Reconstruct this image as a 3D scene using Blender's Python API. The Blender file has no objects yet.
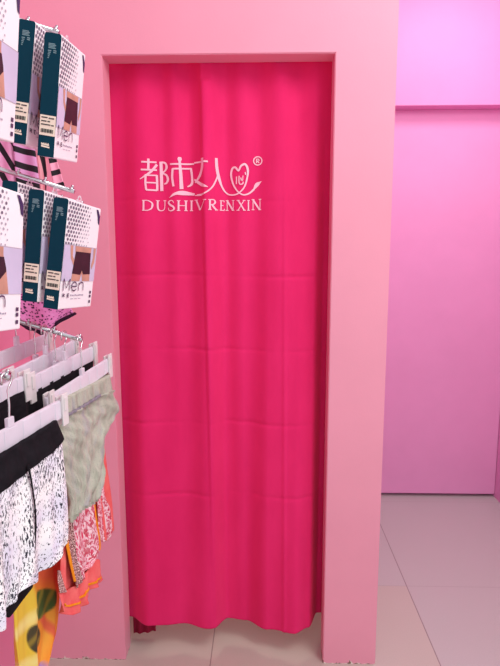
import bpy, bmesh, math, random
from mathutils import Vector, Matrix, Euler
random.seed(7)
C = bpy.context.scene.collection
rad = math.radians

# ------------------------------------------------------------------ camera
F_PX, PITCH, YAW, ROLL = 541.47, 0.1489, -0.0257, -0.0015
CO = Vector((0.4839, -1.7046, 1.4212))
FW = Vector((math.sin(YAW)*math.cos(PITCH), math.cos(YAW)*math.cos(PITCH), -math.sin(PITCH)))
_rt = Vector((math.cos(YAW), -math.sin(YAW), 0)); _up = _rt.cross(FW)
RT = _rt*math.cos(ROLL) + _up*math.sin(ROLL)
UP = -_rt*math.sin(ROLL) + _up*math.cos(ROLL)
cam = bpy.data.cameras.new('camera'); camo = bpy.data.objects.new('camera', cam); C.objects.link(camo)
camo.matrix_world = Matrix(((RT.x, UP.x, -FW.x, CO.x), (RT.y, UP.y, -FW.y, CO.y), (RT.z, UP.z, -FW.z, CO.z), (0, 0, 0, 1)))
cam.sensor_fit = 'VERTICAL'; cam.sensor_height = 36.0; cam.lens = F_PX/666*36.0
cam.clip_start = 0.02
bpy.context.scene.camera = camo

def on_plane(px, py, n, p0):
    """the point of the plane (n, p0) that the photograph shows at (px, py)"""
    d = FW + RT*((px-250)/F_PX) - UP*((py-333)/F_PX)
    return CO + d*((Vector(p0)-CO).dot(n)/d.dot(n))

# ------------------------------------------------------------------ helpers
def lin(r, g, b):
    f = lambda c: (c/255/12.92) if c/255 <= .04045 else ((c/255+.055)/1.055)**2.4
    return (f(r), f(g), f(b), 1)

class NT:
    def __init__(s, name):
        s.m = bpy.data.materials.new(name); s.m.use_nodes = True
        s.t = s.m.node_tree; s.p = s.t.nodes['Principled BSDF']
    def n(s, typ, **kw):
        o = s.t.nodes.new(typ)
        for k, v in kw.items():
            if k in o.inputs.keys() if isinstance(k, str) else False: o.inputs[k].default_value = v
            else: setattr(o, k, v)
        return o
    def l(s, a, b): s.t.links.new(a, b)
    def setp(s, **kw):
        for k, v in kw.items(): s.p.inputs[k.replace('_', ' ')].default_value = v
        return s
    def math(s, op, a, b=None):
        o = s.t.nodes.new('ShaderNodeMath'); o.operation = op
        for i, v in enumerate((a, b)):
            if v is None: continue
            if isinstance(v, (int, float)): o.inputs[i].default_value = v
            else: s.l(v, o.inputs[i])
        return o.outputs[0]
    def ramp(s, fac, stops, interp='LINEAR'):
        r = s.t.nodes.new('ShaderNodeValToRGB'); r.color_ramp.interpolation = interp
        e = r.color_ramp.elements
        while len(e) < len(stops): e.new(0.5)
        for el, (p, c) in zip(e, stops): el.position = p; el.color = c
        s.l(fac, r.inputs[0]); return r.outputs[0]
    def mix(s, fac, a, b, blend='MIX'):
        o = s.t.nodes.new('ShaderNodeMix'); o.data_type = 'RGBA'; o.blend_type = blend
        for i, v in ((0, fac), (6, a), (7, b)):
            if isinstance(v, (int, float)): o.inputs[i].default_value = v
            elif isinstance(v, tuple): o.inputs[i].default_value = v
            else: s.l(v, o.inputs[i])
        return o.outputs[2]
    def bump(s, h, strength=.2, dist=.01):
        b = s.t.nodes.new('ShaderNodeBump'); b.inputs['Strength'].default_value = strength
        b.inputs['Distance'].default_value = dist
        s.l(h, b.inputs['Height']); s.l(b.outputs[0], s.p.inputs['Normal'])
    def coord(s, which='Object', scale=(1, 1, 1), rot=(0, 0, 0)):
        c = s.t.nodes.new('ShaderNodeTexCoord'); m = s.t.nodes.new('ShaderNodeMapping')
        m.inputs['Scale'].default_value = scale; m.inputs['Rotation'].default_value = rot
        s.l(c.outputs[which], m.inputs[0]); return m.outputs[0]
    def noise(s, vec, scale, detail=3, rough=.5):
        o = s.t.nodes.new('ShaderNodeTexNoise'); o.inputs['Scale'].default_value = scale
        o.inputs['Detail'].default_value = detail; o.inputs['Roughness'].default_value = rough
        s.l(vec, o.inputs['Vector']); return o.outputs['Fac']
    def voro(s, vec, scale, feature='F1'):
        o = s.t.nodes.new('ShaderNodeTexVoronoi'); o.feature = feature
        o.inputs['Scale'].default_value = scale; s.l(vec, o.inputs['Vector']); return o
    def base(s, sock): s.l(sock, s.p.inputs['Base Color']); return s

def plain(name, col, rough=.6, metal=0, var=.06, scale=30, spec=.3):
    k = NT(name); k.setp(Roughness=rough, Metallic=metal); k.p.inputs['Specular IOR Level'].default_value = spec
    c2 = tuple(max(0, v*(1-var)) for v in col[:3])+(1,)
    k.base(k.ramp(k.noise(k.coord(), scale), [(.3, c2), (.7, col)]))
    return k.m

def paint(name, col, chips=False):
    k = NT(name); k.setp(Roughness=.45); k.p.inputs['Specular IOR Level'].default_value = .25
    v = k.coord()
    c2 = tuple(x*.94 for x in col[:3])+(1,)
    c = k.ramp(k.noise(v, 3.0, 5, .6), [(.3, c2), (.7, col)])
    if chips:
        sep = k.t.nodes.new('ShaderNodeSeparateXYZ'); k.l(v, sep.inputs[0])
        lim = k.math('MULTIPLY', k.math('POWER', k.noise(v, 17, 5, .75), 9.0), .9)
        chip = k.math('LESS_THAN', sep.outputs[2], lim)
        cc = k.ramp(k.noise(v, 45, 2), [(.45, lin(120, 90, 75)), (.55, lin(240, 225, 215))])
        c = k.mix(chip, c, cc)
    k.base(c)
    k.bump(k.noise(v, 160, 2), .12, .002)
    return k.m

M = {}
M['front'] = paint('front_wall_paint', lin(241, 165, 186), True)
M['left'] = paint('left_wall_paint', lin(238, 142, 178))
M['corridor'] = paint('corridor_paint', lin(234, 158, 208))
M['door'] = paint('door_paint', lin(238, 167, 213))

def floor_mat():
    k = NT('floor_tile'); k.setp(Roughness=.32); k.p.inputs['Specular IOR Level'].default_value = .4
    v = k.coord(); sep = k.t.nodes.new('ShaderNodeSeparateXYZ'); k.l(v, sep.inputs[0])
    def line(s, off):
        q = k.math('PINGPONG', k.math('SUBTRACT', s, off), .4)      # 0 on a joint, tiles are 0.8 m
        return k.math('LESS_THAN', q, .0019)
    g = k.math('MAXIMUM', line(sep.outputs[0], .3), line(sep.outputs[1], .451))
    sp = k.noise(v, 260, 2, .7); cl = k.noise(v, 4, 4, .6)
    c = k.ramp(sp, [(.25, lin(186, 184, 180)), (.75, lin(202, 200, 196))])
    c = k.mix(k.math('MULTIPLY', cl, .35), c, lin(188, 184, 180))
    warm_light = k.math('MULTIPLY', k.math('LESS_THAN', sep.outputs[0], 1.1), k.math('LESS_THAN', sep.outputs[1], .451))  # same tiles: the shop side's warmer light is put into their colour
    c = k.mix(k.math('MULTIPLY', warm_light, .30), c, lin(206, 190, 158))
    c = k.mix(k.math('MULTIPLY', line(sep.outputs[1], .451), .22), c, lin(128, 108, 110))
    c = k.mix(k.math('MULTIPLY', line(sep.outputs[0], .3), .7), c, lin(128, 108, 110))
    k.base(c); k.bump(k.math('SUBTRACT', 1.0, g), .3, .002)
    return k.m
M['floor'] = floor_mat()

def fabric_curtain():
    k = NT('curtain_cotton'); k.setp(Roughness=.85); k.p.inputs['Specular IOR Level'].default_value = .1
    k.p.inputs['Sheen Weight'].default_value = .06
    v = k.coord(scale=(1, 1, .35))
    c = k.ramp(k.noise(v, 9, 5, .6), [(.3, lin(226, 40, 106)), (.7, lin(236, 47, 115))])
    k.base(c)
    w = k.noise(k.coord(), 420, 2)
    k.bump(w, .15, .0015)
    return k.m
M['curtain'] = fabric_curtain()
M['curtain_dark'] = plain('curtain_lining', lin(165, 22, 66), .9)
M['logo'] = plain('white_print', lin(255, 205, 222), .7, 0, .03)
M['chrome'] = plain('chrome', lin(205, 205, 208), .18, 1, .05)
M['wire'] = plain('bright_wire', lin(225, 225, 225), .25, .85, .05)
M['carton'] = plain('carton_white', lin(250, 246, 248), .4, 0, .02)
M['carton_inner'] = plain('carton_cream', lin(232, 220, 200), .5, 0, .03)
M['teal'] = plain('carton_teal', lin(0, 64, 80), .55, 0, .08, spec=.12)
M['teal_text'] = plain('spine_print', lin(120, 165, 168), .5)
M['honey'] = plain('honeycomb_ink', lin(120, 108, 128), .5, 0, .15)
M['honey2'] = plain('honeycomb_pale_ink', lin(188, 178, 192), .5, 0, .1)
M['purple'] = plain('corner_mark_ink', lin(62, 48, 92), .5)
M['lav'] = plain('picture_backdrop', lin(214, 206, 232), .4, 0, .12, 18)
M['skin'] = plain('picture_skin', lin(214, 158, 138), .5, 0, .25, 40)
M['shorts_ink'] = plain('picture_shorts', lin(58, 34, 46), .5, 0, .3, 50)
M['ink'] = plain('dark_ink', lin(88, 66, 96), .5)
M['grey_ink'] = plain('pale_ink', lin(170, 158, 178), .5)
M['label'] = plain('price_label_paper', lin(252, 254, 226), .6, 0, .02)
M['black_ink'] = plain('label_ink', lin(80, 84, 78), .6)
M['red_ink'] = plain('red_ink', lin(200, 90, 70), .5)

def plastic(name, col, alpha):
    k = NT(name); k.setp(Roughness=.28); k.p.inputs['Specular IOR Level'].default_value = .5
    k.base(k.ramp(k.noise(k.coord(), 40), [(.3, tuple(c*.94 for c in col[:3])+(1,)), (.7, col)]))
    k.p.inputs['Alpha'].default_value = alpha
    k.p.inputs['Subsurface Weight'].default_value = .0
    return k.m
M['clear'] = plastic('clear_hanger_plastic', lin(246, 240, 250), .78)
M['clip'] = plastic('milky_clip_plastic', lin(244, 240, 238), .80)
M['tab'] = plastic('hang_tab_plastic', lin(236, 226, 232), .6)

def cloth_plain(name, c1, c2, sc=14, bump=.25):
    k = NT(name); k.setp(Roughness=.9); k.p.inputs['Specular IOR Level'].default_value = .1
    v = k.coord('UV')
    k.base(k.ramp(k.noise(v, sc, 4, .6), [(.3, c1), (.7, c2)]))
    k.bump(k.noise(v, 500, 2), bump, .0015); return k.m
M['black_cloth'] = cloth_plain('black_elastic', lin(22, 20, 24), lin(36, 33, 38), 60)
M['navy_cloth'] = cloth_plain('navy_cotton', lin(24, 26, 50), lin(36, 38, 66), 30)
M['coral'] = cloth_plain('coral_cotton', lin(238, 92, 96), lin(248, 128, 122), 24)
M['orange'] = cloth_plain('orange_trim', lin(240, 140, 20), lin(250, 165, 50), 90)
M['lace_black'] = cloth_plain('black_lace', lin(40, 22, 40), lin(60, 36, 56), 200)

def cloth_bw():
    k = NT('black_white_print'); k.setp(Roughness=.9); k.p.inputs['Specular IOR Level'].default_value = .1
    v = k.coord('UV', (1, .40, 1), (0, 0, rad(38)))
    a = k.noise(v, 430, 2, .6)
    dens = k.noise(k.coord('UV', (1, .5, 1), (0, 0, rad(20))), 24, 3, .6)
    m = k.math('GREATER_THAN', k.math('ADD', a, k.math('MULTIPLY', k.math('SUBTRACT', dens, .5), 0.42)), .562)
    soft = k.noise(k.coord('UV'), 16, 2)
    white = k.ramp(soft, [(.35, lin(232, 230, 244)), (.6, lin(255, 254, 252))])
    k.base(k.mix(m, white, lin(58, 56, 68)))
    return k.m
M['bw'] = cloth_bw()

def cloth_grey():
    k = NT('grey_marl_shaded'); k.setp(Roughness=.85); k.p.inputs['Specular IOR Level'].default_value = .15
    v = k.coord('UV'); st = k.coord('UV', (1, .25, 1))
    a = k.noise(k.coord('UV', (1, .45, 1), (0, 0, rad(25))), 26, 4, .6)
    c = k.ramp(a, [(.25, lin(146, 146, 132)), (.5, lin(188, 190, 172)), (.75, lin(162, 158, 166))])  # darker streaks paint the shade between wrinkles into the cloth colour
    sp = k.math('GREATER_THAN', k.noise(v, 300, 2, .7), .62)
    c = k.mix(k.math('MULTIPLY', sp, .35), c, lin(120, 118, 120))
    k.base(c); k.bump(k.noise(st, 38, 4, .6), 1.0, .012); return k.m
M['grey'] = cloth_grey()

def cloth_floral():
    k = NT('red_white_floral'); k.setp(Roughness=.9)
    v = k.coord('UV')
    w = k.t.nodes.new('ShaderNodeVectorMath'); w.operation = 'ADD'
    nz = k.t.nodes.new('ShaderNodeTexNoise'); nz.inputs['Scale'].default_value = 90
    sc = k.t.nodes.new('ShaderNodeVectorMath'); sc.operation = 'SCALE'; sc.inputs['Scale'].default_value = .012
    k.l(v, nz.inputs['Vector']); k.l(nz.outputs['Color'], sc.inputs[0]); k.l(v, w.inputs[0]); k.l(sc.outputs[0], w.inputs[1])
    d = k.voro(w.outputs[0], 58)
    c = k.ramp(d.outputs['Distance'], [(0, lin(214, 40, 70)), (.3, lin(226, 70, 110)), (.45, lin(250, 220, 226)), (.6, lin(206, 44, 92)), (.8, lin(250, 205, 214))])
    big = k.noise(v, 45, 3, .6)
    c = k.mix(k.math('MULTIPLY', k.math('GREATER_THAN', big, .55), .7), c, lin(196, 30, 60)); c = k.mix(k.math('MULTIPLY', k.math('LESS_THAN', k.noise(v, 90, 3, .6), .45), .85), c, lin(252, 230, 232))
    k.base(c); return k.m
M['floral'] = cloth_floral()

def cloth_speckle():
    k = NT('brown_speckled_print'); k.setp(Roughness=.9)
    d = k.noise(k.coord('UV'), 330, 2, .6)
    k.base(k.ramp(d, [(.44, lin(84, 36, 40)), (.50, lin(170, 90, 90)), (.57, lin(244, 214, 206))])); return k.m
M['speckle'] = cloth_speckle()

def cloth_dots():
    k = NT('pink_dotted_lace'); k.setp(Roughness=.85)
    d = k.voro(k.coord('UV'), 120)
    k.base(k.ramp(d.outputs['Distance'], [(0, lin(60, 28, 56)), (.30, lin(70, 34, 64)), (.38, lin(222, 128, 190)), (1, lin(230, 150, 205))])); return k.m
M['dots'] = cloth_dots()

def cloth_stripes(name, base, rot, sc, thr=.62):
    k = NT(name); k.setp(Roughness=.85)
    v = k.coord('UV', (1, 1, 1), (0, 0, rot))
    w = k.t.nodes.new('ShaderNodeTexWave'); w.inputs['Scale'].default_value = sc
    w.inputs['Distortion'].default_value = 1.6; w.inputs['Detail'].default_value = 1; w.inputs['Detail Scale'].default_value = .6
    k.l(v, w.inputs['Vector'])
    k.base(k.ramp(w.outputs['Fac'], [(thr, base), (thr+.06, lin(28, 20, 28))])); return k.m
M['st_zebra'] = cloth_stripes('pink_zebra_print', lin(232, 168, 206), rad(35), 9.5)
M['st_lilac'] = cloth_stripes('lilac_striped_print', lin(220, 160, 206), rad(84), 9.0)
M['st_salmon'] = cloth_stripes('salmon_striped_print', lin(240, 160, 172), rad(14), 7.5, .74)
M['st_pink'] = cloth_stripes('pink_striped_print', lin(244, 172, 196), rad(98), 10.5)

def vcol_cloth():
    k = NT('tropical_print'); k.setp(Roughness=.8)
    a = k.t.nodes.new('ShaderNodeVertexColor'); a.layer_name = 'print'
    k.base(a.outputs['Color']); return k.m
M['tropical'] = vcol_cloth()

def obj(name, bm, mat, parent=None, smooth=False):
    me = bpy.data.meshes.new(name); bm.to_mesh(me); bm.free()
    for m in (mat if isinstance(mat, (list, tuple)) else [mat]): me.materials.append(m)
    if smooth:
        for p in me.polygons: p.use_smooth = True
    o = bpy.data.objects.new(name, me); C.objects.link(o)
    if parent: o.parent = parent
    return o
def tag(o, label, cat, group=None):
    o['label'] = label; o['category'] = cat
    if group: o['group'] = group
    return o
def empty(name, loc, rot=(0, 0, 0)):
    o = bpy.data.objects.new(name, None); o.empty_display_size = .02; C.objects.link(o)
    o.location = loc; o.rotation_euler = rot; return o
def struct(name, bm, mat, parent=None):
    o = obj(name, bm, mat, parent)
    if not parent: o['kind'] = 'structure'
    return o
def tree_copy(o, parent=None):
    c = o.copy(); C.objects.link(c); c.parent = parent
    for ch in list(o.children): tree_copy(ch, c)
    return c

def box(bm, x0, x1, y0, y1, z0, z1, bev=0):
    r = bmesh.ops.create_cube(bm, size=1)
    for v in r['verts']:
        v.co = Vector((x0 if v.co.x < 0 else x1, y0 if v.co.y < 0 else y1, z0 if v.co.z < 0 else z1))
    if bev:
        es = {e for v in r['verts'] for e in v.link_edges}
        bmesh.ops.bevel(bm, geom=list(es), offset=bev, segments=2, affect='EDGES', profile=.5)
    return bm
def B(): return bmesh.new()
def tube(bm, pts, r, n=8):
    pts = [Vector(p) for p in pts]; rings = []
    ref = Vector((.31, .2, .93))
    for i, p in enumerate(pts):
        d = (pts[min(i+1, len(pts)-1)]-pts[max(i-1, 0)]).normalized()
        a = d.cross(ref); a = a.normalized() if a.length > 1e-3 else d.orthogonal().normalized(); b = d.cross(a)
        rings.append([bm.verts.new(p+(a*math.cos(t*2*math.pi/n)+b*math.sin(t*2*math.pi/n))*r) for t in range(n)])
    for q, w in zip(rings, rings[1:]):
        for t in range(n): bm.faces.new((q[t], q[(t+1) % n], w[(t+1) % n], w[t]))
    bm.faces.new(rings[0][::-1]); bm.faces.new(rings[-1]); return bm
def crom(pts, k=6):
    """Catmull-Rom through the points"""
    P = [pts[0]]+list(pts)+[pts[-1]]; out = []
    for i in range(1, len(P)-2):
        a, b, c, d = P[i-1:i+3]
        for j in range(k):
            t = j/k
            out.append(tuple(.5*((2*b[q])+(-a[q]+c[q])*t+(2*a[q]-5*b[q]+4*c[q]-d[q])*t*t+(-a[q]+3*b[q]-3*c[q]+d[q])*t**3) for q in range(len(b))))
    out.append(tuple(pts[-1])); return out
def interp(tab, x):
    if x <= tab[0][0]: return tab[0][1]
    for (a, b), (c, d) in zip(tab, tab[1:]):
        if x <= c:
            t = (x-a)/(c-a); t = t*t*(3-2*t); return b+(d-b)*t
    return tab[-1][1]

# ================================================================== setting
XL, XR, YB = -.27, 1.835, 1.32
OW, JW, WT = .6926, .1817, .073          # opening width, right pier width, wall thickness
bm = B(); box(bm, -.5, 2.2, -2.6, 1.6, -.06, 0); struct('floor', bm, M['floor'])
bm = B()
# front wall with the curtained doorway: one outline, extruded
out = [(XL, 0), (0, 0), (0, 2.0), (OW, 2.0), (OW, 0), (OW+JW, 0), (OW+JW, 2.8), (XL, 2.8)]
vs = [bm.verts.new((x, 0, z)) for x, z in out]
vb = [bm.verts.new((x, WT, z)) for x, z in out]
for q, s in ((vs, 1), (vb, -1)):
    for idx in ((0, 1, 2, 7), (2, 3, 6, 7), (3, 4, 5, 6)):
        f = [q[i] for i in idx]; bm.faces.new(f if s > 0 else f[::-1])
n = len(out)
for i in range(n):
    j = (i+1) % n; bm.faces.new((vs[j], vs[i], vb[i], vb[j]))
bmesh.ops.recalc_face_normals(bm, faces=bm.faces[:])
es = [e for e in bm.edges if (e.verts[0].co-e.verts[1].co).length > .3 and e.calc_face_angle(0) > 1.0 and abs(e.verts[0].co.y) < 1e-4 and abs(e.verts[1].co.y) < 1e-4]
bmesh.ops.bevel(bm, geom=es, offset=.0025, segments=2, affect='EDGES')
struct('wall_front', bm, M['front'])
bm = B(); box(bm, XL-.08, XL, -2.5, YB+.1, 0, 2.8); struct('wall_left', bm, M['left'])
bm = B(); box(bm, OW+.09, OW+JW, WT, YB+.04, 0, 2.8); struct('wall_partition', bm, M['front'])
bm = B(); box(bm, XL, XR+.1, YB+.04, YB+.12, 0, 2.8); struct('wall_back', bm, M['corridor'])
bm = B(); box(bm, XR, XR+.08, -.4, YB+.04, 0, 2.8); struct('wall_right', bm, M['door'])
bm = B(); box(bm, OW+JW, XR, YB-.085, YB+.04, 2.161, 2.8, .003); struct('trim_1', bm, M['corridor'])
bm = B(); box(bm, OW+JW+.002, XR-.002, YB, YB+.036, .020, 2.161, .002); struct('door_1', bm, M['door'])

# ================================================================== curtain
HEM = [(-.04, .11), (0, .085), (.08, .040), (.2, .055), (.300, .040), (.357, .105), (.42, .09), (.50, .050), (.592, .022), (.645, .050), (.684, .135), (.75, .155)]
TOPP = [(-.04, .10), (.03, .10), (.1, .088), (.16, .10), (.2, .086), (.25, .104), (.3, .085), (.36, .10), (.41, .088), (.47, .104), (.54, .086), (.6, .104), (.65, .094), (.75, .12)]
ZT = 2.045
FOLDS_Z = [on_plane(215, y, Vector((0, 1, 0)), (0, .07, 0)).z for y in (200, 276, 350, 423, 494)]
def curtain_y(x, z):
    t = max(0, min(1, (ZT-z)/(ZT-.09)))
    s = max(0, min(1, (t-.02)/.98)); s = s**.85
    y = interp(TOPP, x)*(1-s) + interp(HEM, x)*s
    # soft vertical drape
    y += .004*math.sin(x*31+1.2+.6*t)*(1-.4*t) + .0025*math.sin(x*57+2*t)
    # pressed centre crease: the right half laps a little forward
    xc = .287+.030*t
    r = (x-xc)
    if 0 <= r < .07: y -= .010*(1-r/.07)*(1-.3*t)
    if -.010 < r < 0: y -= .010*(1+r/.010)*(1-.3*t)
    y -= .004*math.exp(-((x-(.548+.01*t))/.006)**2)*min(1, max(0, (1.75-z)/.3))
    for kf, zf in enumerate(FOLDS_Z):
        y += (.0034 if kf else .0012)*math.exp(-((z-zf-.004*math.sin(x*9))/.0055)**2)*(.6+.4*math.sin(x*14+zf*9))
    if z > 1.95 or x < .004 or x > OW-.004: y = max(y, WT+.004)
    return y
bm = B(); NX, NZ = 190, 360; X0, X1 = -.035, OW+.03
grid = []
for j in range(NZ+1):
    row = []
    for i in range(NX+1):
        x = X0+(X1-X0)*i/NX
        zb = .098 + .006*math.sin(x*8+1)
        z = ZT+(zb-ZT)*j/NZ
        row.append(bm.verts.new((x, curtain_y(x, z), z)))
    grid.append(row)
for a, b in zip(grid, grid[1:]):
    for i in range(NX): bm.faces.new((a[i], b[i], b[i+1], a[i+1]))
curtain = obj('curtain', bm, M['curtain'], None, True)
sm = curtain.modifiers.new('thick', 'SOLIDIFY'); sm.thickness = .0012; sm.offset = 1
tag(curtain, 'bright magenta cotton curtain with white lettering hanging across the doorway', 'curtain')
# the stitched hem band and the far side of the curtain gathered behind it
bm = B(); prev = None
for i in range(NX+1):
    x = X0+(X1-X0)*i/NX; zz = .098 + .006*math.sin(x*8+1)+.055
    cur = [bm.verts.new((x, curtain_y(x, zz+d)-e, zz+d)) for d, e in ((-.0016, .0004), (0, .0016), (.0016, .0004))]
    if prev:
        for q in (0, 1): bm.faces.new((prev[q], cur[q], cur[q+1], prev[q+1]))
    prev = cur
obj('hem_seam', bm, M['curtain'], curtain, True)
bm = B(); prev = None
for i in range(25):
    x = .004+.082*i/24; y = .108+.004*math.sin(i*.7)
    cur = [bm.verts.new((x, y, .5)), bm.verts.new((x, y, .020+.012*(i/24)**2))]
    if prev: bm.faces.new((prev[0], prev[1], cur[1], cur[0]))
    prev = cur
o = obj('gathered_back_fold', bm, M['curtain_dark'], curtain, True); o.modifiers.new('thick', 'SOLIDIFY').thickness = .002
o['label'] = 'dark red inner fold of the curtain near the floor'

# ---- printed logo (strokes in the photo's own pixels, laid on the cloth)
YN = Vector((0, 1, 0))
def cpt(px, py):
    q = on_plane(px, py, YN, (0, .073, 0))
    return Vector((q.x+.002, curtain_y(q.x+.002, q.z), q.z-.003))
def ribbon(bm, pts, w, conv, off):
    """flat stroke: pts 2-D, w half-width (number or list), conv maps 2-D to 3-D, off lifts it"""
    n = len(pts); prev = None
    for i, p in enumerate(pts):
        a = pts[max(i-1, 0)]; b = pts[min(i+1, n-1)]
        dx, dy = b[0]-a[0], b[1]-a[1]; L = math.hypot(dx, dy) or 1
        h = w if isinstance(w, (int, float)) else interp([(k/(len(w)-1), q) for k, q in enumerate(w)], i/(n-1))
        nx, ny = -dy/L*h, dx/L*h
        cur = [bm.verts.new(conv(p[0]+nx, p[1]+ny)+off), bm.verts.new(conv(p[0]-nx, p[1]-ny)+off)]
        if prev: bm.faces.new((prev[0], prev[1], cur[1], cur[0]))
        prev = cur
def dense(pts, step=.6):
    out = []
    for a, b in zip(pts, pts[1:]):
        k = max(1, int(math.hypot(b[0]-a[0], b[1]-a[1])/step))
        out += [(a[0]+(b[0]-a[0])*i/k, a[1]+(b[1]-a[1])*i/k) for i in range(k)]
    return out+[pts[-1]]
S7 = 7.143
fA = lambda p: (134+p[0]/S7, 148+p[1]/S7)
fB = lambda p: (196+p[0]/S7, 148+p[1]/S7)
OFF = Vector((0, -.0034, 0))
def strokes(name, lst):
    bm = B()
    for fn, pts, w, curve in lst:
        q = [fn(p) for p in pts]; q = crom(q, 8) if curve else dense(q)
        w2 = [v/S7 for v in w] if isinstance(w, list) else w/S7
        ribbon(bm, q, w2, cpt, OFF)
    bmesh.ops.recalc_face_normals(bm, faces=bm.faces[:])
    return obj(name, bm, M['logo'], curtain)
A_, B_ = fA, fB
strokes('logo_characters', [
    (A_, [(48, 92), (152, 92)], 6, 0), (A_, [(97, 68), (97, 150)], 8, 0), (A_, [(45, 148), (155, 148)], 6, 0),
    (A_, [(155, 108), (110, 165), (40, 216)], [9, 8, 3], 1),
    (A_, [(80, 180), (78, 240), (84, 292)], 7, 1), (A_, [(78, 188), (155, 186)], 5, 0), (A_, [(154, 184), (157, 240), (158, 296)], 8, 1),
    (A_, [(80, 240), (154, 240)], 5, 0), (A_, [(82, 292), (158, 294)], 6, 0),
    (A_, [(182, 86), (186, 180), (190, 298)], 11, 1),
    (A_, [(186, 90), (214, 98), (224, 128), (212, 152), (196, 168), (222, 184), (234, 212), (226, 238), (206, 248)], [6, 7, 9, 6, 5, 7, 9, 7, 4], 1),
    (A_, [(318, 54), (318, 84)], [10, 15, 9], 0),
    (A_, [(250, 106), (420, 101)], 6, 0), (A_, [(318, 84), (326, 180), (332, 284)], [8, 11, 13], 1),
    (A_, [(270, 138), (266, 200), (276, 266)], 8, 1), (A_, [(268, 140), (398, 134)], 6, 0), (A_, [(396, 132), (404, 190), (404, 244), (372, 266)], [8, 8, 9, 4], 1),
    (A_, [(245, 348), (285, 320), (340, 312), (425, 322)], [1, 9, 16, 8], 1),
    (A_, [(428, 330), (470, 330), (505, 318)], [3, 5, 5], 1),
    (B_, [(0, 327), (40, 324), (80, 306), (115, 270), (138, 220), (150, 180)], 5, 1),
    (B_, [(139, 62), (143, 130), (156, 200), (180, 270), (212, 312), (250, 324), (295, 314), (338, 270), (360, 200), (364, 140), (346, 104), (316, 116), (297, 150), (275, 126), (252, 134), (243, 180), (260, 250), (296, 304), (335, 324), (375, 312), (410, 282)],
     [9, 10, 10, 6, 5, 5, 5, 5, 6, 8, 8, 7, 6, 7, 7, 7, 6, 5, 5, 6, 7], 1),
    (B_, [(406, 286), (430, 250), (464, 226)], [5, 14, 1], 1),
    (A_, [(422, 94), (500, 92), (526, 94)], 6, 0),
    (B_, [(41, 66), (40, 130), (22, 190), (-14, 238)], [9, 10, 9, 5], 1),
    (B_, [(-20, 214), (10, 238), (44, 260), (84, 274)], [5, 10, 11, 2], 1),
    (B_, [(283, 192), (282, 246)], 4, 0), (B_, [(302, 188), (301, 232), (310, 248), (328, 244), (331, 230)], 4, 1), (B_, [(314, 200), (318, 222)], 4, 0), (B_, [(330, 186), (327, 224)], 3, 0), (B_, [(346, 160), (349, 178)], 4, 0),
])
def circ(c, r, n=20): return [(c[0]+r*math.cos(2*math.pi*i/n), c[1]+r*math.sin(2*math.pi*i/n)) for i in range(n+1)]
strokes('registered_mark', [(B_, circ((436, 77), 30), 4, 1), (B_, [(427, 62), (427, 93)], 3.5, 0),
    (B_, [(427, 63), (442, 65), (444, 76), (427, 79)], 3, 1), (B_, [(434, 79), (446, 93)], 3.5, 0)])
TH, TN = 6.2, 2.8
def serif(x, y, w=9): return ('l', [(x-w, y), (x+w, y)], TN)
L = []
def add(fn, *items):
    for pts, w, cv in items: L.append((fn, pts, w, cv))
def stem(fn, x, t, b, w=TH, s=11):
    add(fn, ([(x, t), (x, b)], w, 0), ([(x-s, t+2), (x+s, t+2)], TN, 0), ([(x-s, b-2), (x+s, b-2)], TN, 0))
T0, T1 = 366, 441
stem(A_, 66, T0, T1); add(A_, ([(66, T0+2), (96, T0+3), (122, 384), (126, 404), (118, 426), (94, T1-3), (66, T1-2)], [3, 3, 5, 7, 5, 3, 3], 1))
add(A_, ([(162, T0), (162, 412), (170, 434), (188, 440), (206, 432), (212, 410), (212, T0)], [TH, TH, 5, 3, 3, TN, TN], 1), ([(150, T0+2), (176, T0+2)], TN, 0), ([(202, T0+2), (222, T0+2)], TN, 0))
add(A_, ([(278, 384), (268, T0+2), (248, T0+4), (240, 384), (254, 400), (274, 412), (280, 428), (264, T1-1), (244, 438), (238, 420)], [2, 3, 4, 6, 7, 7, 6, 4, 3, 2], 1))
stem(A_, 312, T0, T1, TH, 12); stem(A_, 362, T0, T1, TH, 12); add(A_, ([(312, 403), (362, 403)], TN, 0)); stem(A_, 402, T0, T1, TH, 12)
T0, T1 = 362, 437
add(B_, ([(-6, T0), (26, T1)], TH, 0), ([(26, T1), (60, T0)], TN, 0), ([(-18, T0+2), (8, T0+2)], TN, 0), ([(46, T0+2), (72, T0+2)], TN, 0))
stem(B_, 98, T0, T1); add(B_, ([(98, T0+2), (124, 364), (132, 380), (122, 396), (98, 400)], [3, 4, 6, 4, 3], 1), ([(112, 400), (140, T1)], TH, 0), ([(132, T1-2), (152, T1-2)], TN, 0))
stem(B_, 171, T0+2, T1, 4, 8); add(B_, ([(171, T0+4), (192, T0+4)], TN, 0), ([(171, 400), (188, 400)], TN, 0), ([(171, T1-2), (194, T1-2)], TN, 0), ([(192, T0+3), (193, T0+14)], TN, 0), ([(194, T1-3), (195, T1-14)], TN, 0))
stem(B_, 214, T0, T1, TN, 10); add(B_, ([(212, T0), (258, T1)], TH, 0)); stem(B_, 258, T0, T1, TN, 9)
add(B_, ([(294, T0), (340, T1)], 5, 0), ([(338, T0), (294, T1)], TN, 0), ([(284, T0+2), (306, T0+2)], TN, 0), ([(328, T0+2), (348, T0+2)], TN, 0), ([(284, T1-2), (304, T1-2)], TN, 0), ([(330, T1-2), (350, T1-2)], TN, 0))
stem(B_, 369, T0, T1, 4.5, 9)
stem(B_, 402, T0-6, T1-4, TN, 10); add(B_, ([(400, T0-6), (450, T1-4)], TH, 0)); stem(B_, 452, T0-8, T1-4, TN, 9)
strokes('logo_lettering', L)

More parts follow.
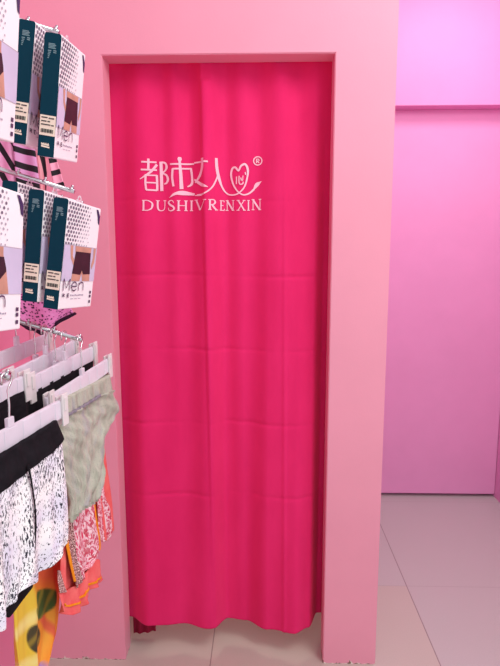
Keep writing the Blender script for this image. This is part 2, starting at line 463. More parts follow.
# ================================================================== display arms on the left wall
ARM_SLOPE = .30
def make_arm(y, tip_x, tip_z, npin, label, group):
    a = empty('display_arm', (XL, y, tip_z+(tip_x-XL)*ARM_SLOPE))
    tag(a, label, 'display arm', group)
    Lx = tip_x-XL; f = lambda x: -x*ARM_SLOPE
    bm = B(); tube(bm, [(0.004, 0, f(.004)), (Lx, 0, f(Lx))], .0042, 10); obj('bar', bm, M['chrome'], a, True)
    bm = B(); box(bm, 0, .005, -.016, .016, -.03, .03, .0015); obj('wall_bracket', bm, M['chrome'], a)
    for k in range(npin):
        x = Lx-.004-.048*k
        bm = B(); tube(bm, [(x, 0, f(x)-.003), (x+.001, 0, f(x)+.007), (x+.0015, 0, f(x)+.010)], .0024, 8)
        tube(bm, [(x, -.006, f(x)+.003), (x, .006, f(x)+.003)], .003, 8)
        obj('pin', bm, M['chrome'], a, True)
    return a
GA = 'sloping chrome arms on the left wall'
make_arm(-.71, .128, 1.797, 3, 'sloping chrome arm with upright pins holding the uppermost far cartons', GA)
make_arm(-.71, .142, 1.529, 3, 'sloping chrome arm with pins, below striped pink cloth, holding middle-row cartons', GA)
make_arm(-.71, .143, 1.258, 3, 'sloping chrome arm hung with a row of clear clip hangers', GA)
make_arm(-1.01, .150, 1.780, 2, 'nearest top chrome arm holding the carton cut off at the top left', GA)
make_arm(-1.01, .135, 1.529, 2, 'nearest middle chrome arm holding the white carton at the left edge', GA)
make_arm(-1.01, .147, 1.256, 3, 'nearest low chrome arm carrying the black and white shorts', GA)
make_arm(-.41, .060, 1.797, 2, 'rear upper chrome arm carrying the striped pink garment', GA)
make_arm(-.41, .060, 1.529, 2, 'rear middle chrome arm carrying the dotted lace panties', GA)

# ================================================================== underwear cartons
CT, CW, CH = .027, .13, .19
def facept(a, b, e=0): return Vector((CT+.0006+e, a*CW, -b*CH))
def spinept(a, b, e=0): return Vector((a*CT, -.0008-e, -b*CH))
def fpoly(bm, pts, e, fn=facept):
    v = [bm.verts.new(fn(a, b, e)) for a, b in pts]; bm.faces.new(v)
def fribbon(bm, pts, w, e, fn=facept):
    # widths in metres on the panel
    sx, sy = (CW, CH) if fn is facept else (CT, CH)
    conv = lambda x, y: fn(x/sx, y/sy, e)
    ribbon(bm, [(a*sx, b*sy) for a, b in pts], w, conv, Vector((0, 0, 0)))
def make_carton(style):
    bm = B(); box(bm, 0, CT, 0, CW, -CH, 0, .0018)
    c = obj('underwear_carton', bm, M['carton'])
    # spine panel with rounded top corners
    bm = B(); pts = []
    for cx, sg in ((.16, -1), (.84, 1)):
        for k in range(5):
            t = math.pi/2*k/4
            t = math.pi/2-t if sg > 0 else t
            px = cx+sg*.16*math.cos(t) if sg < 0 else cx+.16*math.cos(t)
            pts.append((px, .023-.023*math.sin(t)))
    pts += [(1, 1), (0, 1)]
    fpoly(bm, pts, 0, spinept)
    r = bmesh.ops.extrude_face_region(bm, geom=bm.faces[:])
    for v in [g for g in r['geom'] if isinstance(g, bmesh.types.BMVert)]: v.co.y += .0007
    bmesh.ops.recalc_face_normals(bm, faces=bm.faces[:])
    sp = obj('spine_panel', bm, M['teal'], c)
    bm = B()
    for k in range(4): fribbon(bm, [(.28, .085+.011*k), (.66+.06*(k % 2), .085+.011*k)], .0007, .0004, spinept)
    for k in range(5): fribbon(bm, [(.26+.02*(k % 2), .14+.014*k), (.46-.03*k, .14+.014*k)], .0008, .0004, spinept)
    for k in range(2): fribbon(bm, [(.58, .135+.014*k), (.76, .138+.014*k)], .0008, .0004, spinept)
    obj('spine_text', bm, M['teal_text'], sp)
    bm = B()
    fribbon(bm, [(.2, .895), (.62, .900)], .0013, .0004, spinept); fribbon(bm, [(.2, .913), (.72, .919)], .0013, .0004, spinept)
    for k in range(4): fribbon(bm, [(.22+.13*k, .885), (.27+.13*k, .905)], .0009, .0004, spinept)
    obj('spine_logo', bm, M['label'], sp)
    bm = B(); fpoly(bm, [(.04, .655), (1.0, .655), (1.0, .822), (.04, .822)], .0006, spinept)
    lb = obj('price_label', bm, M['label'], c)
    bm = B()
    for a, b, y in ((.12, .5, .675), (.56, .9, .678), (.12, .45, .705), (.5, .66, .705), (.12, .7, .733), (.74, .9, .735)): fribbon(bm, [(a, y), (b, y)], .0010, .0010, spinept)
    for k in range(14):
        x = .14+.055*k; fribbon(bm, [(x, .768), (x, .800)], .00035+.00022*(k*7 % 3), .0010, spinept)
    obj('label_print', bm, M['black_ink'], lb)
    # front: honeycomb fading to the right and down
    b1, b2 = B(), B()
    for r in range(11):
        for q in range(9):
            a = .035+q*.075+(r % 2)*.037; b = .03+r*.036
            f = 1.15-a*1.15-max(0, b-.16)*1.25+.12*math.sin(q*2.1+r*1.7)
            if f < .12: continue
            s = min(1, f+.15); rx, ry = .0029*s+.0006, .0022*s+.0008
            pts = [(a+rx*math.cos(math.pi/3*i+.52)/CW, b+ry*math.sin(math.pi/3*i+.52)/CH) for i in range(6)]
            fpoly(b1 if f > .5 else b2, pts, .0002)
    obj('honeycomb_print', b1, M['honey'], c); obj('honeycomb_print', b2, M['honey2'], c)
    bm = B(); fpoly(bm, [(.84, .02), (.90, .02), (.975, .075), (.975, .165), (.93, .150), (.90, .085)], .0002); obj('corner_mark', bm, M['purple'], c)
    bm = B(); fpoly(bm, [(.0, .405), (.985, .405), (.985, .735), (.0, .735)], .0003); pic = obj('picture', bm, M['lav'], c)
    bm = B(); fribbon(bm, [(0, .402), (.985, .402)], .0006, .0004); obj('picture_edge', bm, M['honey2'], pic)
    if style == 'trunks':
        bm = B(); fpoly(bm, [(.30, .405), (.80, .405), (.79, .47), (.80, .55), (.83, .735), (.60, .735), (.56, .66), (.52, .735), (.27, .735), (.30, .56), (.32, .47)], .0006)
        fpoly(bm, [(.16, .405), (.24, .405), (.25, .50), (.34, .56), (.31, .60), (.20, .52)], .0006); fpoly(bm, [(.87, .405), (.95, .405), (.93, .55), (.86, .62), (.84, .58), (.88, .50)], .0006)
        obj('figure', bm, M['skin'], pic)
        bm = B(); fpoly(bm, [(.325, .455), (.785, .455), (.80, .56), (.825, .665), (.605, .67), (.56, .63), (.52, .675), (.275, .665), (.30, .56)], .0009); obj('printed_trunks', bm, M['shorts_ink'], pic)
    else:
        bm = B(); fpoly(bm, [(.02, .405), (.60, .405), (.60, .46), (.66, .55), (.72, .735), (.44, .735), (.34, .70), (.28, .735), (.02, .735)], .0006); obj('figure', bm, M['skin'], pic)
        bm = B(); fpoly(bm, [(.02, .475), (.61, .475), (.655, .55), (.66, .575), (.48, .665), (.40, .715), (.30, .72), (.22, .67), (.02, .60)], .0009); obj('printed_briefs', bm, M['shorts_ink'], pic)
    # "Men"
    bm = B(); W = .0011; e = .0012
    fribbon(bm, [(.07, .825), (.07, .715)], W, e); fribbon(bm, [(.07, .715), (.155, .80), (.24, .715)], W, e); fribbon(bm, [(.24, .715), (.24, .825)], W, e)
    fribbon(bm, crom([(.30, .785), (.44, .785), (.43, .757), (.37, .745), (.31, .765), (.30, .795), (.33, .82), (.385, .828), (.44, .812)], 5), W, e)
    fribbon(bm, [(.51, .75), (.51, .828)], W, e); fribbon(bm, crom([(.51, .775), (.56, .750), (.625, .752), (.65, .78), (.65, .828)], 5), W, e)
    lt = obj('lettering', bm, M['ink'], c)
    bm = B()
    for pts in ([(.07, .885), (.07, .855), (.12, .858), (.12, .868), (.07, .87)], [(.09, .87), (.125, .885)], [(.20, .855), (.20, .885)], [(.20, .856), (.25, .856)], [(.20, .87), (.24, .87)], [(.20, .885), (.25, .885)]): fribbon(bm, pts, .0009, e)
    obj('lettering', bm, M['ink'], c)
    bm = B()
    for k in range(9): fribbon(bm, [(.30+.045*k, .873-.006*(k % 3 == 0)), (.327+.045*k, .873)], .0012, .0004)
    for k in range(3): fribbon(bm, [(.31+.11*k, .905), (.39+.11*k, .905)], .0005, .0004)
    obj('small_print', bm, M['grey_ink'], c)
    bm = B()
    for k, y in enumerate((.835, .875, .93)): fpoly(bm, [(.885, y), (.94, y), (.94, y+.028), (.885, y+.028)], .0003)
    obj('size_marks', bm, M['ink'], c)
    # hang tab with a hole for the arm
    bm = B(); cxy, cz, ri, ro = CW/2, .0062, .0048, .0078
    N = 16
    ring = [[bm.verts.new((CT/2+dx, cxy+r*math.cos(2*math.pi*i/N)*(1.0), cz+r*math.sin(2*math.pi*i/N))) for i in range(N)] for r in (ri, ro) for dx in (-.0004, .0004)]
    for i in range(N):
        j = (i+1) % N
        for p, q in ((0, 1), (1, 3), (3, 2), (2, 0)): bm.faces.new((ring[p][i], ring[p][j], ring[q][j], ring[q][i]))
    box(bm, CT/2-.0004, CT/2+.0004, cxy-.012, cxy+.012, -.001, .006)
    obj('hang_tab', bm, M['tab'], c)
    return c
trunks, briefs = make_carton('trunks'), make_carton('briefs')
CARTONS = [  # source, position, rotation, label
    (trunks, (.127, -.769, 1.514), (-3.2, 7.7, -7.7), 'white carton with teal spine, rightmost of the middle row, showing trunks picture'),
    (trunks, (.088, -.775, 1.527), (-2.0, 6.6, -4.5), 'teal-spined carton second from the tip of the middle chrome arm'),
    (trunks, (.044, -.776, 1.541), (-2.0, 6.0, -4.0), 'teal-spined carton mostly hidden behind the white carton at the left edge'),
    (trunks, (.135, -.791, 1.768), (5.6, 9.0, 2.6), 'white carton with teal spine, rightmost of the top row, above striped cloth'),
    (trunks, (.092, -.785, 1.790), (3.5, 9.8, 2.2), 'teal-spined carton second from the tip of the top chrome arm'),
    (briefs, (.112, -1.059, 1.512), (-3.9, 3.7, -4.0), 'near white carton with briefs picture at left edge, middle row'),
    (briefs, (.148, -1.090, 1.750), (4.0, 8.0, 2.0), 'near white carton with briefs picture cut off at the top left corner'),
]
used = set()
for src, loc, rot, label in CARTONS:
    o = src if id(src) not in used else tree_copy(src); used.add(id(src))
    o.location = loc; o.rotation_euler = tuple(rad(a) for a in rot)
    tag(o, label, 'underwear box', 'boxed underwear on the chrome arms')

# ================================================================== hangers
HL = .15
def make_hanger(up):
    """up: how much shorter the hook is than the long one"""
    h = empty('clip_hanger', (0, 0, 0))
    bm = B()
    box(bm, -.0024, .0024, -HL, HL, -.100+up, -.069+up, .001)
    for k in range(7):
        y = -HL+.02+k*(2*HL-.04)/6; box(bm, -.0032, .0032, y-.017, y+.013, -.098+up, -.071+up, .0006)
    t = .013 if not up else .018
    box(bm, -.003, .003, -.007, .007, -.070+up, -.070+t+up, .001)              # centre boss for the hook
    obj('bar', bm, M['clear'], h)
    pts = [(0, -.011, -.010), (0, -.0118, -.002)]+[(0, .0118*math.cos(math.pi-math.pi*t/8), -.002+.0075*math.sin(math.pi*t/8)) for t in range(1, 9)]+[(0, .0115, -.008), (0, .005, -.015), (0, .0005, -.020)]
    pts += [(0, .002, -.040), (0, 0, -.056), (0, 0, -.085)] if not up else [(0, 0, -.024), (0, 0, -.046)]
    bm = B(); tube(bm, pts, .0014, 8); obj('hook', bm, M['wire'], h, True)
    for s in (-1, 1):
        bm = B(); y = s*(HL-.012)
        for dx, z0, z1 in ((.0048, -.112, -.060), (-.0048, -.112, -.064)):
            box(bm, dx-.0018, dx+.0018, y-.009, y+.009, z0+up, z1+up, .0010)
        box(bm, -.005, .005, y-.007, y+.007, -.084+up, -.077+up)
        box(bm, .0062, .0082, y-.005, y+.005, -.088+up, -.066+up, .0008)
        obj('clip', bm, M['clip'], h)
    return h
hang_long, hang_short = make_hanger(0), make_hanger(.020); taken = set()
def arm_z(x, tip_x, tip_z): return tip_z+(tip_x-x)*ARM_SLOPE+.0042
HANG = {}
def put_hanger(key, x, y, tipx, tipz, rz, rx, label, group, src=hang_long):
    o = src if id(src) not in taken else tree_copy(src); taken.add(id(src))
    o.location = (x, y, arm_z(x, tipx, tipz)-.003); o.rotation_euler = (rad(rx), 0, rad(rz))
    tag(o, label, 'hanger', group); HANG[key] = o
    return o
FAR = (.143, 1.258); NEAR = (.147, 1.256)
GH = 'clear clip hangers on the far low arm'; GN = 'clear clip hangers on the near low arm'
put_hanger('H1', .139, -.71, *FAR, -4, 2.0, 'clear plastic clip hanger holding the grey briefs, at the arm tip', GH)
put_hanger('H2', .109, -.71, *FAR, -4, 1.0, 'clear clip hanger second from the far arm tip, above a black waistband', GH, hang_short)
put_hanger('H3', .090, -.71, *FAR, -4, 1.0, 'clear clip hanger third from the far arm tip', GH)
put_hanger('H4', .072, -.71, *FAR, -3, 2.0, 'clear clip hanger fourth from the far arm tip', GH, hang_short)
put_hanger('H5', .052, -.71, *FAR, -4, 1.5, 'clear clip hanger fifth from the far arm tip', GH)
put_hanger('H6', .018, -.71, *FAR, -2, 1.0, 'rearmost clear clip hanger on the far arm, at the left edge', GH, hang_short)
put_hanger('N1', .142, -1.01, *NEAR, -8, 0, 'clear clip hanger holding the black and white shorts', GN)
put_hanger('N2', .088, -1.01, *NEAR, -6, 1, 'clear clip hanger behind the black and white shorts, holding black shorts', GN, hang_short)

# ================================================================== garments
def hplane(key, dx=0):
    o = HANG[key]; rz = o.rotation_euler.z
    n = Vector((math.cos(rz), math.sin(rz), 0)); return n, o.location+n*dx
def loft(rows, n, p0, nu=40, nv=40, fold=None, thick=.006, colfn=None, edge=.3):
    """cloth between two layers: rows are the outline's polylines (photo pixels) laid on the plane (n, p0)"""
    R3 = []
    for r in rows:
        q = crom(r, 8); L = [0]
        for a, b in zip(q, q[1:]): L.append(L[-1]+math.hypot(b[0]-a[0], b[1]-a[1]))
        pl = []
        k = 0
        for i in range(nu+1):
            s = L[-1]*i/nu
            while k < len(L)-2 and L[k+1] < s: k += 1
            t = (s-L[k])/max(1e-9, L[k+1]-L[k]); pl.append((q[k][0]+(q[k+1][0]-q[k][0])*t, q[k][1]+(q[k+1][1]-q[k][1])*t))
        R3.append([on_plane(x, y, n, p0) for x, y in pl])
    bm = B(); uvl = bm.loops.layers.uv.new('UVMap'); cl = bm.loops.layers.float_color.new('print') if colfn else None
    cols = []
    for i in range(nu+1):
        c = crom([tuple(R3[k][i]) for k in range(len(R3))], 8)
        m = len(c)-1
        cols.append([Vector(c[min(m, int(j/nv*m))]).lerp(Vector(c[min(m, int(j/nv*m)+1)]), j/nv*m-int(j/nv*m)) for j in range(nv+1)])
    W = (cols[0][nv//2]-cols[-1][nv//2]).length; H = (cols[nu//2][0]-cols[nu//2][-1]).length
    F, K = [], []
    for i in range(nu+1):
        u = i/nu; fr, bk = [], []
        for j in range(nv+1):
            v = j/nv; d = fold(u, v) if fold else 0
            e = min(1, min(u, 1-u)/.06, 1)
            th = thick*(.12+.88*math.sqrt(max(0, e)))
            fr.append(bm.verts.new(cols[i][j]+n*(d+th/2))); bk.append(bm.verts.new(cols[i][j]+n*(d-th/2)))
        F.append(fr); K.append(bk)
    def quad(a, b, c, d, uv):
        f = bm.faces.new((a, b, c, d))
        for l, (u, v) in zip(f.loops, uv):
            l[uvl].uv = (u*W, v*H)
            if cl: l[cl] = colfn(u, v)
    for i in range(nu):
        for j in range(nv):
            uv = [(i/nu, j/nv), ((i+1)/nu, j/nv), ((i+1)/nu, (j+1)/nv), (i/nu, (j+1)/nv)]
            quad(F[i][j], F[i+1][j], F[i+1][j+1], F[i][j+1], uv)
            quad(K[i][j], K[i][j+1], K[i+1][j+1], K[i+1][j], [uv[0], uv[3], uv[2], uv[1]])
    for j in range(nv):
        for i, s in ((0, 1), (nu, -1)):
            a, b, c, d = F[i][j], F[i][j+1], K[i][j+1], K[i][j]; uv = [(i/nu, j/nv), (i/nu, (j+1)/nv)]*2
            quad(*((a, b, c, d) if s > 0 else (d, c, b, a)), uv)
    for i in range(nu):
        for j in (0, nv):
            quad(F[i][j], K[i][j], K[i+1][j], F[i+1][j], [(i/nu, j/nv)]*4)
    bmesh.ops.recalc_face_normals(bm, faces=bm.faces[:])
    return bm
def garment(name, parts, key_plane, label, cat, group=None):
    """parts: (part name, rows, material, options)"""
    n, p0 = key_plane
    root = None
    for pn, rows, mat, kw in parts:
        kw = dict(kw); dx = kw.pop('dx', 0); lb = kw.pop('label', None)
        bm = loft(rows, n, p0+n*dx, **kw)
        o = obj(pn if root else name, bm, mat, root, True)
        if lb: o['label'] = lb
        if not root: root = o; tag(o, label, cat, group)
    return root
def wav(*fs):
    return lambda u, v: sum(a*(v**pw if pw else 1)*math.sin(f*u+ph+s*v) for a, f, ph, s, pw in fs)

# --- black and white printed shorts on the near arm
garment('printed_shorts', [
    ('printed_shorts', [[(-75, 535), (-20, 502), (0, 487), (28, 465), (50, 447), (61, 438)],
                        [(-80, 570), (-20, 540), (0, 527), (30, 506), (50, 494), (64.5, 484)],
                        [(-84, 640), (-10, 596), (8, 580), (32, 552), (50, 535), (65.5, 520)],
                        [(-84, 690), (-4, 626), (8, 603), (18, 588), (31, 581), (47, 566), (65, 541)]], M['bw'],
     dict(nu=90, nv=60, thick=.014, fold=wav((.006, 26, 1, 1.5, 1), (.004, 47, 0, -2, 1), (.002, 80, 0, 3, 1)))),
    ('waistband', [[(-75, 499), (-20, 465), (0, 453), (28, 436), (52, 421), (56, 420)],
                   [(-76, 540), (-20, 505), (0, 489), (28, 467), (50, 450), (63, 436)]], M['black_cloth'],
     dict(nu=50, nv=12, thick=.017, fold=wav((.001, 60, 0, 0, 0)), label='black elastic waistband')),
    ('side_seam', [[(27.0, 466), (29.5, 464.5)], [(32, 490), (33.5, 489.5)], [(35, 520), (36.4, 520)], [(33.6, 562), (35, 561.5)]], M['black_cloth'],
     dict(nu=3, nv=30, thick=.002, dx=.0115, fold=lambda u, v: .0)),
    ('leg_lining', [[(2, 570), (20, 560), (36, 550)], [(4, 592), (20, 578), (34, 568)], [(6, 614), (9, 617), (22, 600), (33, 586)]], M['black_cloth'],
     dict(nu=20, nv=14, thick=.003, dx=-.012, label='black inside of the leg opening')),
], hplane('N1', .002), 'black and white speckled shorts with black waistband, nearest the viewer', 'shorts')
# --- black shorts behind them
garment('black_shorts', [
    ('black_shorts', [[(-80, 450), (-10, 408), (8, 397), (26, 389)], [(-74, 505), (-10, 440), (8, 424), (27, 412)], [(-70, 590), (-10, 545), (8, 520), (30, 500)]], M['black_cloth'],
     dict(nu=30, nv=30, thick=.010, fold=wav((.004, 20, 0, 1, 1)))),
], hplane('N2', .0), 'plain black shorts behind the black and white speckled pair', 'shorts')
# --- long tropical dress
def tropical(u, v):
    yel, org, red, grn, dk, lil = lin(232, 196, 60), lin(244, 150, 40), lin(238, 110, 70), lin(70, 104, 44), lin(70, 62, 34), lin(176, 140, 190)
    def mixc(a, b, t): t = max(0, min(1, t)); return tuple(p+(q-p)*t for p, q in zip(a, b))
    w = .03*math.sin(v*21+2*u)
    c = mixc(yel, org, (u+w-.36)*7)
    c = mixc(c, lin(250, 190, 70), max(0, math.sin(u*15+v*6))*.55*(u > .4))
    c = mixc(c, red, (.50-v+.22*(u-.6)+w)*9*(u > .3))
    c = mixc(c, red, (math.sin(u*9-v*24+3.6)-.62)*3*(u > .45))
    if u < .42: c = mixc(c, lin(246, 232, 150), max(0, math.sin(v*32+u*7)-.2)*.9)
    if v > .80 and u > .30: c = mixc(c, lil, (v-.80-.05*math.sin(u*9))*22)
    if v > .80 and u > .75: c = mixc(c, red, (u-.75)*9)
    def leaf(cu, cv, ru, rv, ang):
        du, dv = (u-cu)/ru, (v-cv)/rv; a = du*math.cos(ang)+dv*math.sin(ang); b = -du*math.sin(ang)+dv*math.cos(ang)
        return a*a+b*b+.08*math.sin(3*math.atan2(b, a)+1)
    for cu, cv, ru, rv, ang, col in ((.62, .495, .20, .050, .9, grn), (.50, .535, .10, .03, .5, grn), (.42, .650, .13, .062, .7, dk), (.7, .3, .2, .05, .5, grn)):
        d = leaf(cu, cv, ru, rv, ang)
        if d < 1.25: c = mixc(mixc(col, mixc(col, yel, .4), max(0, math.sin(u*34+v*70))*.7), c, (d-.95)/.3)
    return c
garment('tropical_dress', [
    ('tropical_dress', [[(24, 386), (36, 379), (50, 371), (62, 365)], [(12, 460), (20, 450), (35, 440), (60, 430)],
                        [(0, 560), (16, 556), (40, 552), (61, 548)], [(10, 606), (25, 604), (45, 602), (60.5, 590)],
                        [(12, 640), (25, 642), (42, 640), (57.6, 630)], [(15, 668), (25, 674), (33, 676), (45, 659), (50, 652)], [(17, 692), (24, 700), (30, 700), (36, 690)]], M['tropical'],
     dict(nu=80, nv=150, thick=.008, fold=wav((.007, 16, .5, 1.5, 1), (.003, 33, 0, 2, 1)), colfn=tropical)),
], hplane('H5', .0), 'long yellow and orange dress with green leaf print, hanging low at the left', 'dress')
# --- grey briefs at the tip of the far arm
garment('grey_briefs', [
    ('grey_briefs', [[(47, 424), (61, 416), (82, 404), (101, 393), (112, 390)],
                     [(54, 440), (70, 432), (90, 420), (104, 412), (116, 411)],
                     [(61, 463), (73, 457), (90, 446), (99, 438), (105, 430)],
                     [(70, 494), (76, 490), (86, 482), (96, 474), (101.5, 466)],
                     [(70, 519), (74, 513), (80, 507), (90, 502), (98, 495)]], M['grey'],
     dict(nu=90, nv=90, thick=.014, fold=lambda u, v: .0040*math.sin(15*u+6*v+1.8*math.sin(5*v+3*u))+.0018*math.sin(37*u-5*v+2*math.sin(9*u+5*v))*(.4+.6*v)+.0022*math.sin(13*v+17*u*v+2)+.0012*math.sin(60*u+22*v)*(1-v)+.001*math.sin(48*v-30*u))),
    ('waistband', [[(47, 409), (61, 399), (82, 388), (102, 378), (109, 374)], [(47, 427), (61, 419), (82, 407), (101, 395), (112, 391)]], M['grey'],
     dict(nu=50, nv=10, thick=.018, fold=wav((.0012, 70, 0, 0, 0)))),
    ('gathered_seam', [[(61, 417.5), (82, 405.5), (101, 393.5)], [(61, 420), (82, 408), (101, 396)]], cloth_plain('grey_purple_stitch', lin(128, 118, 130), lin(156, 148, 158), 80),
     dict(nu=40, nv=3, thick=.004, dx=.0105, fold=wav((.0012, 60, 0, 0, 0)))),
    ('leg_trim', [[(70, 518), (73, 513), (80, 506), (90, 501), (98, 494)], [(70, 523), (75, 517), (81, 510), (91, 505), (99, 497)]], M['grey'],
     dict(nu=40, nv=4, thick=.008, fold=wav((.003, 60, 0, 0, 0)))),
], hplane('H1', .002), 'crumpled grey marl briefs with gathered waist on the far arm tip', 'briefs')
# --- black-waisted navy shorts next
garment('navy_shorts', [
    ('navy_shorts', [[(22, 420), (40, 408), (60, 396), (92, 379)], [(28, 450), (45, 440), (65, 432), (90, 420)], [(52, 508), (66, 508), (78, 490), (90, 480)]], M['navy_cloth'],
     dict(nu=30, nv=30, thick=.006, fold=wav((.002, 20, 0, 1, 0)))),
    ('waistband', [[(24, 396), (40, 387), (60, 376), (93, 360)], [(24, 421), (40, 409), (60, 398), (93, 381)]], M['black_cloth'], dict(nu=30, nv=8, thick=.008)),
], hplane('H2', -.001), 'navy shorts with black waistband hanging just behind the grey briefs', 'shorts')
# --- coral floral pieces
garment('floral_nightdress', [
    ('floral_nightdress', [[(42, 396), (52, 390), (70, 380), (90, 370)], [(42, 450), (55, 445), (75, 440), (92, 434)], [(55, 500), (66, 498), (80, 495), (93, 490)],
                           [(60, 535), (70, 536), (85, 533), (96, 522)], [(59, 570), (68, 572), (84, 566), (98, 549)], [(59, 593), (68, 592), (80, 582), (94, 560)]], M['coral'],
     dict(nu=50, nv=60, thick=.006, fold=wav((.005, 16, 0, 1, 1), (.002, 35, 0, 0, 1)))),
    ('floral_panel', [[(72, 500), (84, 494), (91, 490)], [(71, 524), (82, 526), (95, 518)], [(75, 556), (85, 560), (99.5, 546)], [(81, 580), (87, 570), (93, 561)]], M['floral'],
     dict(nu=40, nv=40, thick=.003, dx=.010, fold=wav((.005, 9, 0, 1, 0)))),
    ('speckled_panel', [[(64, 512), (72, 510)], [(66, 535), (73, 533)], [(70, 560), (78, 558)], [(76, 588), (82, 581)]], M['speckle'], dict(nu=12, nv=40, thick=.003, dx=.011, fold=wav((.002, 8, 0, 1, 0)))),
    ('speckled_panel', [[(58, 570), (60, 571)], [(58, 582), (64, 585)], [(60, 593), (67, 592)]], M['speckle'], dict(nu=12, nv=20, thick=.003, dx=.010)),
    ('orange_binding', [[(89, 492), (93, 489)], [(92, 516), (96.5, 514)], [(97, 545), (100.5, 541)], [(97.5, 552), (100.5, 549)]], M['orange'], dict(nu=5, nv=30, thick=.003, dx=.013)),
    ('orange_binding', [[(62, 518), (65, 517)], [(65, 540), (68, 539)], [(69.5, 563), (72, 562)], [(74, 582), (76, 581)]], M['orange'], dict(nu=5, nv=30, thick=.003, dx=.0135)),
    ('ruffle', [[(58, 592), (68, 590), (80, 580), (94, 560), (101, 562)], [(58.5, 602), (69, 604), (80, 596), (88, 582), (103, 572)], [(59, 611), (69.6, 615), (78, 611), (84, 605), (87, 596), (92, 588), (98, 584), (105, 580)]], M['coral'],
     dict(nu=70, nv=16, thick=.004, dx=.006, fold=lambda u, v: (.2+.8*v)*(.007*math.sin(23*u+2*v)+.004*math.sin(41*u+1)), label='coral ruffled hem')),
    ('orange_binding', [[(61, 603), (70, 605), (80, 599), (87, 588), (95, 580), (104, 576)], [(61, 604.6), (70, 606.8), (80, 601), (87.5, 590), (95.5, 581.6), (104.2, 577.6)]], M['orange'],
     dict(nu=50, nv=3, thick=.003, dx=.0085, fold=lambda u, v: .7*(.007*math.sin(23*u+1.4)+.004*math.sin(41*u+1)))),
], hplane('H3', .0), 'coral and red floral nightdress with orange binding and ruffled hem', 'nightdress')
garment('coral_camisole', [
    ('coral_camisole', [[(40, 380), (55, 372), (72, 364), (88, 358)], [(55, 430), (75, 425), (90, 420), (101, 414)], [(78, 470), (88, 468), (98, 464), (105, 458)],
                        [(88, 505), (95, 505), (104, 503), (110.5, 500)], [(94, 530), (100, 538), (106, 540), (112.5, 528)]], M['coral'],
     dict(nu=40, nv=50, thick=.006, fold=wav((.004, 14, 0, 1, 1)))),
    ('floral_panel', [[(97, 464), (101, 463)], [(97, 495), (104, 494)], [(97.5, 518), (110, 508)], [(97.5, 532), (102, 541), (107, 540.5), (112.8, 530)]], M['floral'],
     dict(nu=24, nv=40, thick=.003, dx=.006, fold=wav((.002, 9, 0, 1, 0)))),
], hplane('H4', .0), 'coral camisole with floral hem, furthest right of the hanging clothes', 'camisole')

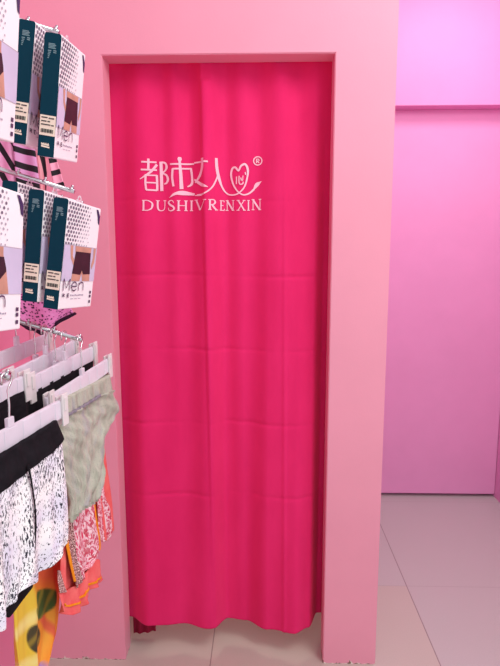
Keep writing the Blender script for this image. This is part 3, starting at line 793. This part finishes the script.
# --- striped and dotted pieces on the rear arms
RP = (Vector((.25, -1, 0)).normalized()*-1, Vector((.0, -.42, 1.6)))
RPn = -RP[0]
def rear(dx=0): return (RPn, RP[1]+RPn*dx)
garment('striped_slip', [
    ('striped_slip', [[(-16, 88), (-2, 90), (14, 92)], [(-14, 125), (0, 128), (14, 130)], [(-10, 165), (4, 168), (17, 172)], [(-8, 200), (6, 203), (18, 206)]], M['st_zebra'], dict(nu=24, nv=40, thick=.006, fold=wav((.004, 9, 0, 1, 0)))),
    ('striped_panel', [[(10, 90), (28, 92)], [(12, 130), (33, 132)], [(15, 165), (38, 168)], [(18, 200), (42, 204)]], M['st_lilac'], dict(nu=24, nv=40, thick=.006, dx=.006, fold=wav((.004, 7, 1, 1, 0)))),
    ('striped_panel', [[(26, 92), (52, 98)], [(32, 130), (50, 132)], [(36, 150), (48, 152)], [(40, 176), (47, 178)], [(41, 200), (46, 200)]], M['st_salmon'], dict(nu=20, nv=40, thick=.005, dx=.002, fold=wav((.003, 6, 1, 1, 0)))),
    ('striped_panel', [[(40, 92), (72, 96)], [(44, 130), (52, 130)], [(47, 150), (54, 150)], [(51, 172), (60, 170)], [(55, 192), (66, 190)]], M['st_pink'], dict(nu=20, nv=40, thick=.005, dx=.004, fold=wav((.002, 5, 1, 1, 0)))),
], rear(), 'pink and lilac slip with black stripes hanging behind the top cartons', 'slip')
garment('lace_panties', [
    ('lace_panties', [[(-4, 205), (30, 207), (70, 208), (98, 212)], [(-2, 260), (35, 264), (70, 262), (92, 262)], [(4, 300), (35, 305), (60, 306), (72, 300)],
                      [(14, 318), (28, 327), (40, 331), (48, 330), (58, 322), (74, 314)]], M['dots'], dict(nu=50, nv=50, thick=.006, fold=wav((.004, 12, 0, 1, 0)))),
    ('lace_edge', [[(4, 312), (14, 318), (28, 326), (40, 330), (48, 329), (58, 320), (75, 312)], [(4, 316), (14, 321), (22, 326), (28, 330), (34, 331), (41, 335), (48, 333), (54, 328), (60, 323), (68, 319), (77, 314)]], M['lace_black'],
     dict(nu=60, nv=4, thick=.004, dx=.002, label='dark scalloped lace edging')),
], rear(.0), 'pink panties with dark dots and scalloped lace edge, behind middle cartons', 'panties')

# ================================================================== light
def area(name, loc, target, size, power, col):
    l = bpy.data.lights.new(name, 'AREA'); l.shape = 'RECTANGLE'; l.size, l.size_y = size; l.energy = power; l.color = col
    o = bpy.data.objects.new(name, l); C.objects.link(o); o.location = loc
    d = Vector(target)-Vector(loc); o.rotation_euler = d.to_track_quat('-Z', 'Y').to_euler()
    return o
area('shop_ceiling_light', (1.5, -1.15, 2.75), (.5, -.1, .9), (.7, .9), 21, (1.0, .96, .93))
area('corridor_ceiling_light', (1.45, .5, 2.78), (1.4, .9, 0), (.5, .4), 8, (.97, .93, 1.0))
area('floor_fill_light', (.3, .75, 2.6), (.3, .6, 0), (.4, .4), 6, (1.0, .87, .66))  # added warm fill that lifts the floor by the curtain, no known lamp
w = bpy.data.worlds.new('world'); bpy.context.scene.world = w; w.use_nodes = True
bg = w.node_tree.nodes['Background']; bg.inputs[0].default_value = (.97, .95, 1.0, 1); bg.inputs[1].default_value = .95
vs_ = bpy.context.scene.view_settings
vs_.view_transform = 'Standard'; vs_.look = 'None'; vs_.exposure = 0; vs_.gamma = 1
